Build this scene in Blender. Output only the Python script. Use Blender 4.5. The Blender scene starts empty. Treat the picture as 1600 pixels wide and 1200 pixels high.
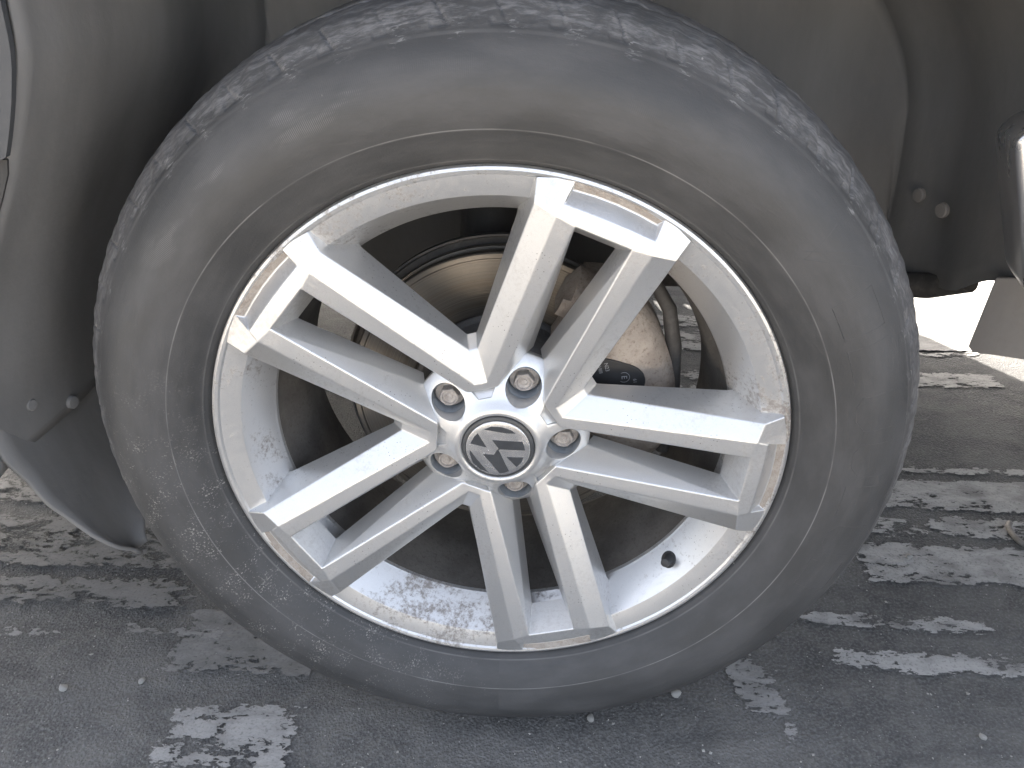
import bpy, bmesh, math, random
import numpy as np
from mathutils import Vector, Matrix
random.seed(7); rng = np.random.default_rng(5)
R = math.radians
SC = bpy.context.scene
COL = SC.collection

# ---------------------------------------------------------------- camera, sky, sun, exposure
H = 0.370                                   # height of the wheel centre above the ground
cam = bpy.data.cameras.new('camera'); co = bpy.data.objects.new('camera', cam); COL.objects.link(co)
co.location = (0.0393, -0.5689, 0.3962 + H)
co.rotation_euler = (R(90 - 29.66), 0, R(2.64))
cam.sensor_width = 36; cam.lens = 26.8; cam.clip_start = 0.01; cam.clip_end = 500
SC.camera = co
SUN_EL, SUN_AZ = R(33), math.atan2(0.86, -0.50)      # azimuth of the sun measured from +x
w = bpy.data.worlds.new('World'); SC.world = w; w.use_nodes = True
nt = w.node_tree; bg = nt.nodes['Background']
sky = nt.nodes.new('ShaderNodeTexSky'); sky.sky_type = 'NISHITA'; sky.sun_disc = False
sky.sun_elevation = SUN_EL; sky.sun_rotation = math.pi / 2 - SUN_AZ
sky.air_density = 0.8; sky.dust_density = 6.0; sky.ozone_density = 0.3
hs = nt.nodes.new('ShaderNodeHueSaturation'); hs.inputs['Saturation'].default_value = .52        # pale hazy sky
nt.links.new(sky.outputs[0], hs.inputs['Color']); nt.links.new(hs.outputs[0], bg.inputs[0]); bg.inputs[1].default_value = 0.15
sl = bpy.data.lights.new('sun', 'SUN'); sl.energy = 5.0; sl.angle = R(0.5); sl.color = (1, 0.94, 0.86)
so = bpy.data.objects.new('sun', sl); COL.objects.link(so)
sd = Vector((math.cos(SUN_EL) * math.cos(SUN_AZ), math.cos(SUN_EL) * math.sin(SUN_AZ), math.sin(SUN_EL)))
so.rotation_euler = sd.to_track_quat('Z', 'Y').to_euler(); so.location = sd * 20
SC.view_settings.view_transform = 'Standard'; SC.view_settings.look = 'None'
SC.view_settings.exposure = 2.6; SC.view_settings.gamma = 1.0

# ---------------------------------------------------------------- helpers
class NT:
    """small wrapper to write node materials"""
    def __init__(s, name):
        s.m = bpy.data.materials.new(name); s.m.use_nodes = True
        s.t = s.m.node_tree; s.b = s.t.nodes['Principled BSDF']; s.out = s.t.nodes['Material Output']
    def n(s, ty, **kw):
        nd = s.t.nodes.new(ty)
        for k, v in kw.items():
            if k == 'i':
                for a, b in v.items():
                    if isinstance(b, bpy.types.NodeSocket): s.t.links.new(b, nd.inputs[a])
                    else: nd.inputs[a].default_value = b
            else: setattr(nd, k, v)
        return nd
    def set(s, **kw):
        for k, v in kw.items():
            k = k.replace('_', ' ')
            if isinstance(v, bpy.types.NodeSocket): s.t.links.new(v, s.b.inputs[k])
            else: s.b.inputs[k].default_value = v
    def obj(s): return s.n('ShaderNodeTexCoord').outputs['Object']
    def map(s, v, scale=(1, 1, 1), loc=(0, 0, 0)):
        return s.n('ShaderNodeMapping', i={'Vector': v, 'Scale': scale, 'Location': loc}).outputs[0]
    def noise(s, v, scale, detail=4, rough=.55, dist=0.):
        return s.n('ShaderNodeTexNoise', i={'Vector': v, 'Scale': scale, 'Detail': detail, 'Roughness': rough, 'Distortion': dist}).outputs[0]
    def vor(s, v, scale, feat='F1'):
        return s.n('ShaderNodeTexVoronoi', feature=feat, i={'Vector': v, 'Scale': scale}).outputs[0]
    def ramp(s, f, a, b, x=0., y=1.):
        return s.n('ShaderNodeMapRange', interpolation_type='SMOOTHSTEP', i={0: f, 1: a, 2: b, 3: x, 4: y}).outputs[0]
    def math(s, op, a, b=0., c=0.):
        return s.n('ShaderNodeMath', operation=op, i={0: a, 1: b, 2: c}).outputs[0]
    def mix(s, f, a, b):
        nd = s.n('ShaderNodeMix', data_type='RGBA')
        for k, v in ((0, f), (6, a), (7, b)):
            if isinstance(v, bpy.types.NodeSocket): s.t.links.new(v, nd.inputs[k])
            else: nd.inputs[k].default_value = v if k == 0 else (*v, 1) if len(v) == 3 else v
        return nd.outputs[2]
    def bump(s, h, strength, dist, normal=None):
        i = {'Strength': strength, 'Distance': dist, 'Height': h}
        if normal is not None: i['Normal'] = normal
        return s.n('ShaderNodeBump', i=i).outputs[0]
    def attr(s, name): return s.n('ShaderNodeAttribute', attribute_name=name)

def link(o, parent=None):
    COL.objects.link(o)
    if parent is not None: o.parent = parent
    return o
def empty(name, loc=(0, 0, 0), parent=None):
    o = bpy.data.objects.new(name, None); o.empty_display_size = .1; o.location = loc; return link(o, parent)
def mesh_obj(name, verts, faces, mat, parent=None, smooth=True, loc=(0, 0, 0)):
    me = bpy.data.meshes.new(name); me.from_pydata([tuple(v) for v in verts], [], faces); me.update()
    me.materials.append(mat)
    if smooth: me.shade_smooth()
    o = bpy.data.objects.new(name, me); o.location = loc
    return link(o, parent)
def bm_obj(name, bm, mat, parent=None, angle=35, loc=(0, 0, 0), rot=(0, 0, 0)):
    bmesh.ops.recalc_face_normals(bm, faces=bm.faces[:])
    me = bpy.data.meshes.new(name); bm.to_mesh(me); bm.free()
    me.materials.append(mat); me.shade_smooth()
    if angle: me.set_sharp_from_angle(angle=R(angle))
    o = bpy.data.objects.new(name, me); o.location = loc; o.rotation_euler = rot
    return link(o, parent)
def wn(o):
    m = o.modifiers.new('wn', 'WEIGHTED_NORMAL'); m.weight = 100; m.keep_sharp = False; return o
def tag(o, label=None, cat=None, group=None, kind=None):
    for k, v in (('label', label), ('category', cat), ('group', group), ('kind', kind)):
        if v: o[k] = v
    return o
def lathe(name, prof, mat, parent=None, seg=128, angle=35, closed=False, loc=(0, 0, 0), a0=0, a1=2 * math.pi):
    """revolve (r, y) round the y axis (the wheel axis)"""
    full = abs(a1 - a0 - 2 * math.pi) < 1e-6
    n = seg if full else seg + 1
    vs = [(r * math.cos(a0 + (a1 - a0) * k / seg), y, r * math.sin(a0 + (a1 - a0) * k / seg)) for r, y in prof for k in range(n)]
    fs = []
    for i in range(len(prof) - 1):
        for k in range(seg):
            k2 = (k + 1) % n
            fs.append((i * n + k, i * n + k2, (i + 1) * n + k2, (i + 1) * n + k))
    bm = bmesh.new(); bv = [bm.verts.new(v) for v in vs]
    for f in fs: bm.faces.new([bv[i] for i in f])
    bmesh.ops.remove_doubles(bm, verts=bm.verts[:], dist=1e-6)
    return bm_obj(name, bm, mat, parent, angle, loc)
def box(bm, x0, x1, y0, y1, z0, z1, bev=0.):
    r = bmesh.ops.create_cube(bm, size=1)
    for v in r['verts']:
        v.co = Vector(((x0 + x1) / 2 + v.co.x * (x1 - x0), (y0 + y1) / 2 + v.co.y * (y1 - y0), (z0 + z1) / 2 + v.co.z * (z1 - z0)))
    if bev:
        es = list({e for v in r['verts'] for e in v.link_edges})
        bmesh.ops.bevel(bm, geom=es, offset=bev, segments=3, profile=.5, affect='EDGES')
def tube(bm, pts, rad, seg=12):
    """round bar along points; rad a number or a list"""
    pts = [Vector(p) for p in pts]; rings = []
    for i, p in enumerate(pts):
        d = (pts[min(i + 1, len(pts) - 1)] - pts[max(i - 1, 0)]).normalized()
        a = d.orthogonal().normalized() if i == 0 else (rings[-1][1] - d * rings[-1][1].dot(d)).normalized()
        b = d.cross(a); r = rad[i] if isinstance(rad, (list, tuple)) else rad
        rings.append(([bm.verts.new(p + (a * math.cos(t) + b * math.sin(t)) * r) for t in [2 * math.pi * k / seg for k in range(seg)]], a))
    for (r0, _), (r1, _) in zip(rings, rings[1:]):
        for k in range(seg): bm.faces.new((r0[k], r0[(k + 1) % seg], r1[(k + 1) % seg], r1[k]))
    bm.faces.new(rings[0][0]); bm.faces.new(rings[-1][0])

# ---------------------------------------------------------------- materials
def mat_asphalt():
    s = NT('asphalt'); v = s.obj()
    big = s.noise(v, 5.5, 6, .65, .5); mid = s.noise(v, 26, 6, .72, .5); fine = s.noise(v, 260, 3, .6)
    agg = s.vor(v, 330); specks = s.vor(v, 120)
    c = s.mix(s.ramp(big, .35, .68), (.060, .060, .060), (.135, .132, .127))
    c = s.mix(s.ramp(mid, .44, .66, 0, .60), c, (.150, .144, .135))
    c = s.mix(s.ramp(fine, .40, .72, 0, .65), c, (.20, .20, .198))
    c = s.mix(s.ramp(agg, .02, .20, .35, 0.), c, (.20, .195, .19))
    c = s.mix(s.ramp(specks, .05, .11, .6, 0.), c, (.33, .32, .30))
    drk = s.noise(s.map(v, (1, 3.5, 1)), 6, 6, .7)
    c = s.mix(s.ramp(drk, .48, .70, 0, .40), c, (.042, .043, .044))
    h = s.math('ADD', s.math('MULTIPLY', agg, .6), s.math('ADD', s.math('MULTIPLY', fine, .8), s.math('MULTIPLY', mid, 2.2)))
    s.set(Base_Color=c, Roughness=.88, Normal=s.bump(h, .55, .0040)); return s.m
def mat_paint():
    s = NT('worn_road_paint'); v = s.obj()
    e = s.attr('edge').outputs['Fac']; wr = s.attr('wear').outputs['Fac']
    st = s.map(v, (.45, 1, 1))
    n1 = s.noise(st, 38, 5, .65, .4); n2 = s.noise(st, 150, 4, .65); n3 = s.noise(st, 9, 3, .5)
    pit = s.vor(s.map(v, (.8, 1, 1)), 95)
    ctr = lambda n, k: s.math('MULTIPLY', s.math('SUBTRACT', n, .5), k)
    f = s.math('ADD', s.math('MULTIPLY', e, .62), s.math('ADD', ctr(n1, 2.3), s.math('ADD', ctr(n2, 2.3), ctr(n3, 1.7))))
    f = s.math('SUBTRACT', f, s.ramp(pit, .10, .22, .22, 0))
    mask = s.ramp(s.math('SUBTRACT', f, wr), -.03, .05)
    c = s.mix(s.ramp(n1, .35, .65), (.30, .295, .283), (.44, .43, .415))
    c = s.mix(s.ramp(s.noise(v, 300, 3), .5, .75, 0, .5), c, (.10, .10, .10))
    c = s.mix(s.ramp(s.noise(v, 14, 4), .50, .72, 0, .6), c, (.14, .135, .128))
    c = s.mix(s.attr('tone').outputs['Fac'], (.085, .085, .083), c)
    s.set(Base_Color=c, Roughness=.8, Normal=s.bump(s.math('ADD', mask, n2), .5, .0025))
    tr = s.n('ShaderNodeBsdfTransparent'); mx = s.n('ShaderNodeMixShader', i={0: mask, 1: tr.outputs[0], 2: s.b.outputs[0]})
    s.t.links.new(mx.outputs[0], s.out.inputs[0]); return s.m
def mat_silver(name, dust=0., base=(.58, .58, .575)):
    s = NT(name); v = s.obj()
    flake = s.noise(v, 2600, 2, .7)
    grime = s.noise(v, 26, 6, .68, .6); fine = s.noise(v, 240, 5, .75)
    c = s.mix(s.ramp(flake, .35, .7, 0, .35), base, (.80, .80, .80))
    patch = s.math('MULTIPLY', s.math('SUBTRACT', s.noise(v, 7, 3), .5), .55)
    g = s.ramp(s.math('ADD', s.math('ADD', s.math('MULTIPLY', grime, .55), patch), s.math('MULTIPLY', fine, .60)), .64 - dust * .07, .80 - dust * .05, 0, .10 + .75 * dust)
    c = s.mix(g, c, (.19, .155, .13))
    sp = s.vor(v, 260); spm = s.math('MULTIPLY', s.ramp(sp, .08, .16, 1, 0), s.ramp(s.noise(v, 18, 3), .55, .63))
    c = s.mix(s.math('MULTIPLY', spm, .75), c, (.06, .055, .05))
    scr = s.noise(s.map(v, (900, 60, 55)), 1, 2, .5)
    s.set(Base_Color=c, Metallic=.72, Roughness=s.math('ADD', s.math('ADD', .30, s.math('MULTIPLY', g, .45)), s.ramp(fine, .4, .7, 0, .10)),
          Coat_Weight=.25, Coat_Roughness=.18, Normal=s.bump(s.math('ADD', fine, s.math('MULTIPLY', grime, .8)), .10, .0012)); return s.m
def mat_tyre():
    s = NT('tyre_rubber'); v = s.obj()
    ang = s.attr('ang').outputs['Fac']; rad = s.attr('rad').outputs['Fac']; arc = s.attr('arc').outputs['Fac']
    cu = s.n('ShaderNodeCombineXYZ', i={0: s.math('MULTIPLY', ang, .0063), 1: arc, 2: 0.}).outputs[0]   # metres along, metres across
    sm = s.noise(s.map(cu, (9, 26, 1)), 1, 5, .6)
    c = s.mix(s.ramp(sm, .35, .7), (.044, .044, .044), (.070, .069, .069))
    # scuffed shoulder: pale streaks running round the tread edge
    sh = s.ramp(rad, .349, .362)
    n1 = s.noise(s.map(cu, (34, 120, 1)), 1, 6, .7, .8); n2 = s.noise(s.map(cu, (140, 420, 1)), 1, 4, .7)
    sc = s.math('MULTIPLY', sh, s.ramp(s.math('ADD', s.math('MULTIPLY', n1, .7), s.math('MULTIPLY', n2, .4)), .48, .70))
    c = s.mix(s.math('MULTIPLY', sc, .70), c, (.27, .265, .265))
    c = s.mix(s.math('MULTIPLY', sh, .30), c, (.15, .148, .15))
    # pale scrape marks where the tread grooves run out, and a dusty lower shoulder at the front
    ph = s.math('ABSOLUTE', s.math('SUBTRACT', s.math('FRACT', s.math('ADD', s.math('MULTIPLY', ang, 55 / 360.), s.math('MULTIPLY', n1, .30))), .5))
    mk = s.math('MULTIPLY', s.ramp(ph, .03, .26, 1, 0), s.math('MULTIPLY', s.ramp(rad, .3440, .3490), s.ramp(rad, .3570, .3600, 1, 0)))
    mk = s.math('MULTIPLY', mk, s.ramp(s.noise(s.map(cu, (110, 420, 1)), 1, 4, .7, .8), .52, .66))
    c = s.mix(s.math('MULTIPLY', mk, .5), c, (.33, .325, .32))
    dz = s.math('MULTIPLY', s.ramp(rad, .3500, .3570), s.ramp(s.math('ABSOLUTE', s.math('SUBTRACT', ang, 222.)), 14, 36, 1, 0))
    c = s.mix(s.math('MULTIPLY', dz, s.ramp(n1, .30, .62, .2, .75)), c, (.36, .34, .305))
    # dried mud specks, thick at the front lower side of the wheel
    aw = s.math('ABSOLUTE', s.math('SUBTRACT', ang, 215.)); side = s.ramp(aw, 18, 62, 1, 0)
    d1 = s.noise(cu, 420, 3, .7); d2 = s.noise(cu, 40, 4, .6)
    dm = s.ramp(s.math('ADD', d1, s.math('MULTIPLY', d2, .5)), .84, .96)
    dm = s.math('MULTIPLY', dm, s.math('MULTIPLY', side, s.ramp(d2, .36, .6, .15, 1)))
    fl = s.ramp(s.vor(s.map(cu, (1, .55, 1)), 160), .05, .11, 1, 0)
    dm = s.math('MAXIMUM', dm, s.math('MULTIPLY', fl, s.math('MULTIPLY', side, s.ramp(d2, .42, .58))))
    c = s.mix(s.math('MULTIPLY', dm, .75), c, (.34, .325, .30))
    few = s.math('MULTIPLY', s.ramp(s.vor(s.map(cu, (1, .6, 1)), 34), .018, .032, 1, 0), s.ramp(s.noise(cu, 12, 2), .52, .6))
    c = s.mix(few, c, (.45, .43, .40))
    # fine moulded ribs on the sidewall with wear along a few of them
    rb = s.math('SINE', s.math('MULTIPLY', ang, 25.1))
    zone = s.math('MULTIPLY', s.math('MULTIPLY', s.ramp(rad, .308, .316), s.ramp(rad, .332, .340, 1, 0)), s.ramp(s.math('ABSOLUTE', s.math('SUBTRACT', ang, 124.)), 14, 26, 1, .12))
    rub = s.math('MULTIPLY', s.math('MULTIPLY', zone, s.ramp(rb, .1, .9)), s.ramp(s.noise(s.map(cu, (16, 55, 1)), 1, 4, .6), .50, .64))
    c = s.mix(s.math('MULTIPLY', rub, .35), c, (.24, .235, .225))
    # worn mould lines
    for r0, wd, st in ((.2885, .0004, .38), (.2640, .0005, .2), (.3495, .0010, .12)):
        ln = s.ramp(s.math('ABSOLUTE', s.math('SUBTRACT', rad, r0)), wd * .4, wd * 1.6, 1, 0)
        ln = s.math('MULTIPLY', ln, s.ramp(s.noise(s.map(cu, (14, 4, 1)), 1, 3, .6), .35, .62, .25, 1))
        c = s.mix(s.math('MULTIPLY', ln, st), c, (.33, .32, .31))
    hgt = s.math('ADD', s.math('MULTIPLY', n1, .9), s.math('ADD', s.math('MULTIPLY', d1, .5), s.math('MULTIPLY', s.math('MULTIPLY', zone, rb), .12)))
    s.set(Base_Color=c, Roughness=s.ramp(sm, .3, .7, .52, .68), Specular_IOR_Level=.45, Normal=s.bump(hgt, .35, .0012)); return s.m
def mat_plastic(name, a, b, rough=.6, dust=(.20, .185, .165), amount=.5):
    s = NT(name); v = s.obj()
    n = s.noise(s.map(v, (2.2, 2.2, .6)), 3, 5, .6); f = s.noise(v, 90, 5, .7); st = s.noise(s.map(v, (30, 30, 3)), 1, 4, .6)
    c = s.mix(s.ramp(n, .35, .7), a, b)
    c = s.mix(s.ramp(s.math('ADD', s.math('MULTIPLY', f, .5), s.math('MULTIPLY', st, .6)), .50, .80, 0, amount), c, dust)
    sp = s.ramp(s.vor(v, 90), .03, .08, 1, 0); sp = s.math('MULTIPLY', sp, s.ramp(s.noise(v, 9, 2), .55, .62))
    c = s.mix(s.math('MULTIPLY', sp, .5), c, (.34, .32, .29))
    s.set(Base_Color=c, Roughness=rough, Normal=s.bump(s.math('ADD', f, st), .25, .002)); return s.m
def mat_rust(name, a, b, c2, metal=.2, rough=.75, sc=40):
    s = NT(name); v = s.obj()
    n = s.noise(v, sc, 6, .65); f = s.noise(v, sc * 9, 4, .7)
    c = s.mix(s.ramp(n, .35, .65), a, b); c = s.mix(s.ramp(f, .5, .72, 0, .7), c, c2)
    s.set(Base_Color=c, Metallic=metal, Roughness=rough, Normal=s.bump(s.math('ADD', n, f), .5, .0016)); return s.m
def mat_disc():
    s = NT('brake_disc_steel'); v = s.obj()
    sep = s.n('ShaderNodeSeparateXYZ', i={0: v}).outputs
    r = s.math('SQRT', s.math('ADD', s.math('MULTIPLY', sep[0], sep[0]), s.math('MULTIPLY', sep[2], sep[2])))
    rv = s.n('ShaderNodeCombineXYZ', i={0: s.math('MULTIPLY', r, 900.), 1: 0., 2: 0.}).outputs[0]
    g = s.noise(rv, 1.0, 4, .7); lo = s.noise(rv, .12, 3, .5)
    c = s.mix(s.ramp(g, .3, .7), (.17, .155, .135), (.29, .265, .235)); c = s.mix(s.ramp(lo, .45, .65, 0, .5), c, (.20, .16, .12))
    s.set(Base_Color=c, Metallic=.9, Roughness=.38, Anisotropic=.7, Normal=s.bump(g, .35, .0006))
    tg = s.n('ShaderNodeTangent', direction_type='RADIAL', axis='Y'); s.t.links.new(tg.outputs[0], s.b.inputs['Tangent']); return s.m
def mat_plain(name, col, rough=.5, metal=0., bump=0., scale=60, **kw):
    s = NT(name); v = s.obj(); n = s.noise(v, scale, 5, .65)
    c = s.mix(s.ramp(n, .35, .7, 0, .35), col, tuple(min(1, x * 1.5 + .01) for x in col))
    s.set(Base_Color=c, Roughness=s.ramp(n, .3, .7, rough * .85, min(1, rough * 1.15)), Metallic=metal, **kw)
    if bump: s.set(Normal=s.bump(n, bump, .001))
    return s.m
M = dict(
    asphalt=mat_asphalt(), paint=mat_paint(), silver=mat_silver('silver_wheel_paint', .12), barrel=mat_silver('silver_wheel_barrel', .80),
    tyre=mat_tyre(), liner=mat_plastic('glare_lifted_dusty_liner', (.160, .157, .153), (.225, .221, .216), .6, dust=(.20, .193, .183)),  # base tone of the dusty black plastic lifted to include lens glare
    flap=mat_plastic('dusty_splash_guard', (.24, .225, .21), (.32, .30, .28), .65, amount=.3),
    bumper=mat_plastic('grey_bumper_plastic', (.045, .047, .050), (.06, .062, .066), .7, amount=.15),
    dbump=mat_plastic('dark_bumper_plastic', (.025, .025, .025), (.035, .034, .033), .75, amount=.1),
    inner=mat_rust('brake_dust_barrel', (.10, .092, .083), (.14, .13, .118), (.07, .06, .05), .1, .75, 30), disc=mat_disc(), hat=mat_rust('brake_hat_iron', (.12, .12, .12), (.17, .165, .16), (.10, .08, .07), .3, .6),
    caliper=mat_rust('weathered_caliper_iron', (.29, .245, .205), (.43, .37, .31), (.16, .11, .08), .15, .8, 30),
    label=mat_plain('black_label', (.022, .022, .023), .55), ink=mat_plain('label_print', (.30, .30, .30), .6),
    chrome=mat_plain('emblem_metal', (.72, .71, .70), .24, .9, .06, 90), dark=mat_plain('emblem_dark', (.045, .047, .05), .22),
    ring=mat_plain('cap_black_ring', (.05, .052, .054), .4), bolt=mat_rust('wheel_bolt_steel', (.34, .31, .285), (.46, .43, .40), (.20, .14, .10), .45, .5, 160),
    recess=mat_plain('bolt_well_paint', (.33, .36, .39), .5, .35, .1, 200), rubber=mat_plain('valve_rubber', (.028, .028, .029), .6),
    body=mat_plain('grey_car_paint', (.085, .09, .097), .3, .3, 0, 1.5, Coat_Weight=.6, Coat_Roughness=.1),
    step=mat_plain('polished_step_metal', (.40, .40, .405), .30, .85, .04, 9), glass=mat_plain('dark_car_glass', (.02, .022, .024), .05),
    frame=mat_plastic('dirty_chassis', (.045, .042, .039), (.08, .074, .068), .75), stone=mat_rust('pebble_stone', (.30, .29, .27), (.42, .41, .38), (.22, .21, .20), 0, .85, 150),
    concrete=mat_rust('sandy_concrete', (.40, .36, .30), (.50, .45, .38), (.33, .30, .25), 0, .9, 3),
    grime=mat_rust('grimy_silver_paint', (.30, .26, .22), (.42, .38, .34), (.20, .16, .13), .3, .65, 60),
    wire=mat_rust('rusty_wire', (.24, .225, .21), (.32, .30, .28), (.14, .10, .08), .5, .6, 120),
)

# ---------------------------------------------------------------- ground
me = bpy.data.meshes.new('ground'); me.from_pydata([(-90, -90, 0), (90, -90, 0), (90, 90, 0), (-90, 90, 0)], [], [(0, 1, 2, 3)])
me.materials.append(M['asphalt']); gr = link(bpy.data.objects.new('ground', me)); gr['kind'] = 'structure'
pv = mesh_obj('pavement', [(-60, -60, .004), (60, -60, .004), (60, -1.45, .004), (-60, -1.45, .004)], [(0, 1, 2, 3)], M['concrete'], None, False); pv['kind'] = 'structure'
def stripe(x0, x1, y0, y1, wear, tone=1.0, z=.0012, soft=.016):
    nx = max(6, int((x1 - x0) / .012)); ny = max(6, int((y1 - y0) / .006))
    vs, fs, ed = [], [], []
    for j in range(ny + 1):
        for i in range(nx + 1):
            x = x0 + (x1 - x0) * i / nx; y = y0 + (y1 - y0) * j / ny
            vs.append((x, y, z)); ed.append(min(1, min(x - x0, x1 - x, (y - y0) * 1.6, (y1 - y) * 1.6) / soft))
    for j in range(ny):
        for i in range(nx):
            a = j * (nx + 1) + i; fs.append((a, a + 1, a + nx + 2, a + nx + 1))
    o = mesh_obj('road_marking', vs, fs, M['paint'])
    a = o.data.attributes.new('edge', 'FLOAT', 'POINT'); a.data.foreach_set('value', np.array(ed, dtype=np.float32))
    a = o.data.attributes.new('wear', 'FLOAT', 'POINT'); a.data.foreach_set('value', np.full(len(vs), (wear - .86) * 1.6 + .22, dtype=np.float32))
    a = o.data.attributes.new('tone', 'FLOAT', 'POINT'); a.data.foreach_set('value', np.full(len(vs), tone, dtype=np.float32))
    o['kind'] = 'structure'; return o
for k_, a in enumerate(((.40, 2.4, .083, .121, .93), (.33, .64, .150, .183, 1.10), (.50, 2.6, .239, .324, .80), (.50, 2.6, .336, .392, .94),
          (.45, 2.8, .400, .484, .84), (.55, 2.8, .500, .522, 1.06), (.10, .97, .795, .862, 1.02), (.10, 1.0, .93, 1.06, 1.08),
          (.05, .62, 1.06, 1.13, .92), (.1, .6, .72, .79, 1.10), (.27, .335, .018, .098, .92, .6), (.315, .335, -.02, .01, 1.02, .6),
          (-.385, -.225, -.085, .004, .88, .72), (-.42, -.235, .045, .150, .90, .42), (-.70, -.53, .085, .112, 1.12, .6), (-.50, -.36, .092, .120, 1.00, .55),
          (-1.5, -.42, .140, .200, 1.10, .34), (-1.6, -.35, .215, .330, 1.04, .34), (-1.6, -.3, .35, .43, 1.06, .34), (.85, 3.2, .96, 1.6, .70))):  # last sheet: pale colour laid in to whiten the sunlit patch
    stripe(*a, z=.0010 + .00012 * k_)

# ---------------------------------------------------------------- the car: root
car = empty('parked_car', (0, 0, 0))
tag(car, 'parked car with silver twin-spoke alloy front wheel and dusty wheel arch', 'car')
WC = (0, 0, H)

# ---- tyre
def catmull(P, n):
    P = np.array(P); out = []
    Q = np.vstack([2 * P[0] - P[1], P, 2 * P[-1] - P[-2]])
    for i in range(1, len(Q) - 2):
        for t in np.linspace(0, 1, n, endpoint=False):
            out.append(.5 * (2 * Q[i] + (Q[i + 1] - Q[i - 1]) * t + (2 * Q[i - 1] - 5 * Q[i] + 4 * Q[i + 1] - Q[i + 2]) * t * t + (3 * Q[i] - Q[i - 1] - 3 * Q[i + 1] + Q[i + 2]) * t ** 3))
    out.append(P[-1]); return np.array(out)
half = [(.2550, .010), (.2572, .004), (.2596, .0005), (.2612, -.0035), (.2650, -.0080), (.272, -.0145), (.280, -.0200), (.290, -.0250), (.300, -.0280),
        (.310, -.0292), (.320, -.0288), (.330, -.0260), (.340, -.0203), (.348, -.0138), (.3555, -.0055), (.3628, .004), (.3686, .0135), (.3725, .027), (.3755, .045), (.3782, .068), (.380, .110)]
def build_tyre():
    hp = catmull(half, 5); back = hp[::-1][1:].copy(); back[:, 1] = .220 - back[:, 1]
    prof = np.vstack([hp, back[::2]])
    arc = np.concatenate([[0], np.cumsum(np.hypot(*np.diff(prof, axis=0).T))])
    tan = np.gradient(prof, axis=0); tan /= np.linalg.norm(tan, axis=1)[:, None]
    nor = np.stack([-tan[:, 1], tan[:, 0]], 1)
    mid = np.array([.30, .11]); nor *= np.sign(((prof - mid) * nor).sum(1))[:, None]
    N = 1980; ang = np.linspace(-90, 270, N + 1)
    A, I = np.meshgrid(ang, np.arange(len(prof))); r = prof[I, 0]; y = prof[I, 1]; S = arc[I]
    s0 = arc[np.argmin(np.abs(hp[:, 0] - .3535))]; s1 = arc[len(hp) - 1]
    d = np.zeros_like(r)
    out = y < .11
    for r0, wd, hh in ((.2885, .0007, .0006), (.2640, .0008, .0006), (.3490, .0014, .00012), (.3165, .0006, .0003)):
        d += np.where(out & (r < .352), hh * np.exp(-((r - r0) / wd) ** 2), 0)
    t = np.clip((S - s0) / .05, 0, 1.4)                                      # across the shoulder
    def groove(count, shift, width, depth, sa, sb, slant):
        ph = (A + slant * t + shift) / (360. / count); ph = (ph - np.floor(ph) - .5) * 360. / count * .0063
        on = np.clip((S - sa) / .003, 0, 1) * np.clip((sb - S) / .003, 0, 1)
        dv = .35 + .65 * (.5 + .5 * np.sin(np.floor((A + slant * t + shift) * count / 360.) * 2.4))
        return -depth * dv * on * np.exp(-(ph / width) ** 4)
    d += groove(55, 0, .0009, .0020, s0 + .001, s0 + .027, -3.0)
    d += groove(55, 2.6, .0007, .0008, s0 + .002, s0 + .012, 2.0)
    hook = np.abs(S - (s0 + .0015)) < .0016
    ph = (A + .2) / (360. / 55); ph = ph - np.floor(ph)
    d += np.where(hook & (ph > .50) & (ph < .82), -.0010, 0)
    d += np.where((S > s0 + .006) & out, .0006 * np.sin(A * 1.9 + 60 * S) * np.sin(A * .7), 0)    # uneven wear
    for yc in (.052, .092, .128, .168): d += np.where(r > .37, -.006 * np.exp(-((y - yc) / .0045) ** 4), 0)
    r2 = r + nor[I, 0] * d; y2 = y + nor[I, 1] * d
    X = r2 * np.cos(np.radians(A)); Z = r2 * np.sin(np.radians(A))
    lim = -H + .0006; low = Z < lim; y2 = np.where(low, y2, y2); Z = np.where(low, lim, Z)            # flat where it stands
    V = np.stack([X, y2, Z], -1).reshape(-1, 3); n = N + 1; m = len(prof)
    a = (np.arange(m - 1)[:, None] * n + np.arange(N)[None]).ravel(); F = np.stack([a, a + n, a + n + 1, a + 1], 1)
    me = bpy.data.meshes.new('tyre'); me.from_pydata(V.tolist(), [], F.tolist()); me.update(); me.materials.append(M['tyre']); me.shade_smooth()
    for nm, val in (('ang', A), ('rad', r), ('arc', S)):
        at = me.attributes.new(nm, 'FLOAT', 'POINT'); at.data.foreach_set('value', np.ascontiguousarray(val.ravel(), dtype=np.float32))
    return link(bpy.data.objects.new('tyre', me), car), prof
tyre, TP = build_tyre(); tyre.location = WC
def sidewall_y(r):
    hp = catmull(half, 5); hp = hp[(hp[:, 0] < .352)]; return float(np.interp(r, hp[:, 0], hp[:, 1]))
def ribbons(name, strokes, wd, hgt, mat, parent):
    """thin raised moulding on the sidewall; strokes are lists of (radius, degrees)"""
    bm = bmesh.new()
    for st in strokes:
        P = []
        for (r0, a0), (r1, a1) in zip(st, st[1:]):
            for k in range(8): P.append((r0 + (r1 - r0) * k / 8, a0 + (a1 - a0) * k / 8))
        P.append(st[-1])
        pts = [Vector((r * math.cos(R(a)), sidewall_y(r) + wd * .55 - hgt, r * math.sin(R(a)))) for r, a in P]
        tube(bm, pts, wd * .7, 6)
    return bm_obj(name, bm, mat, parent, 60)
strokes = []
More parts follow.
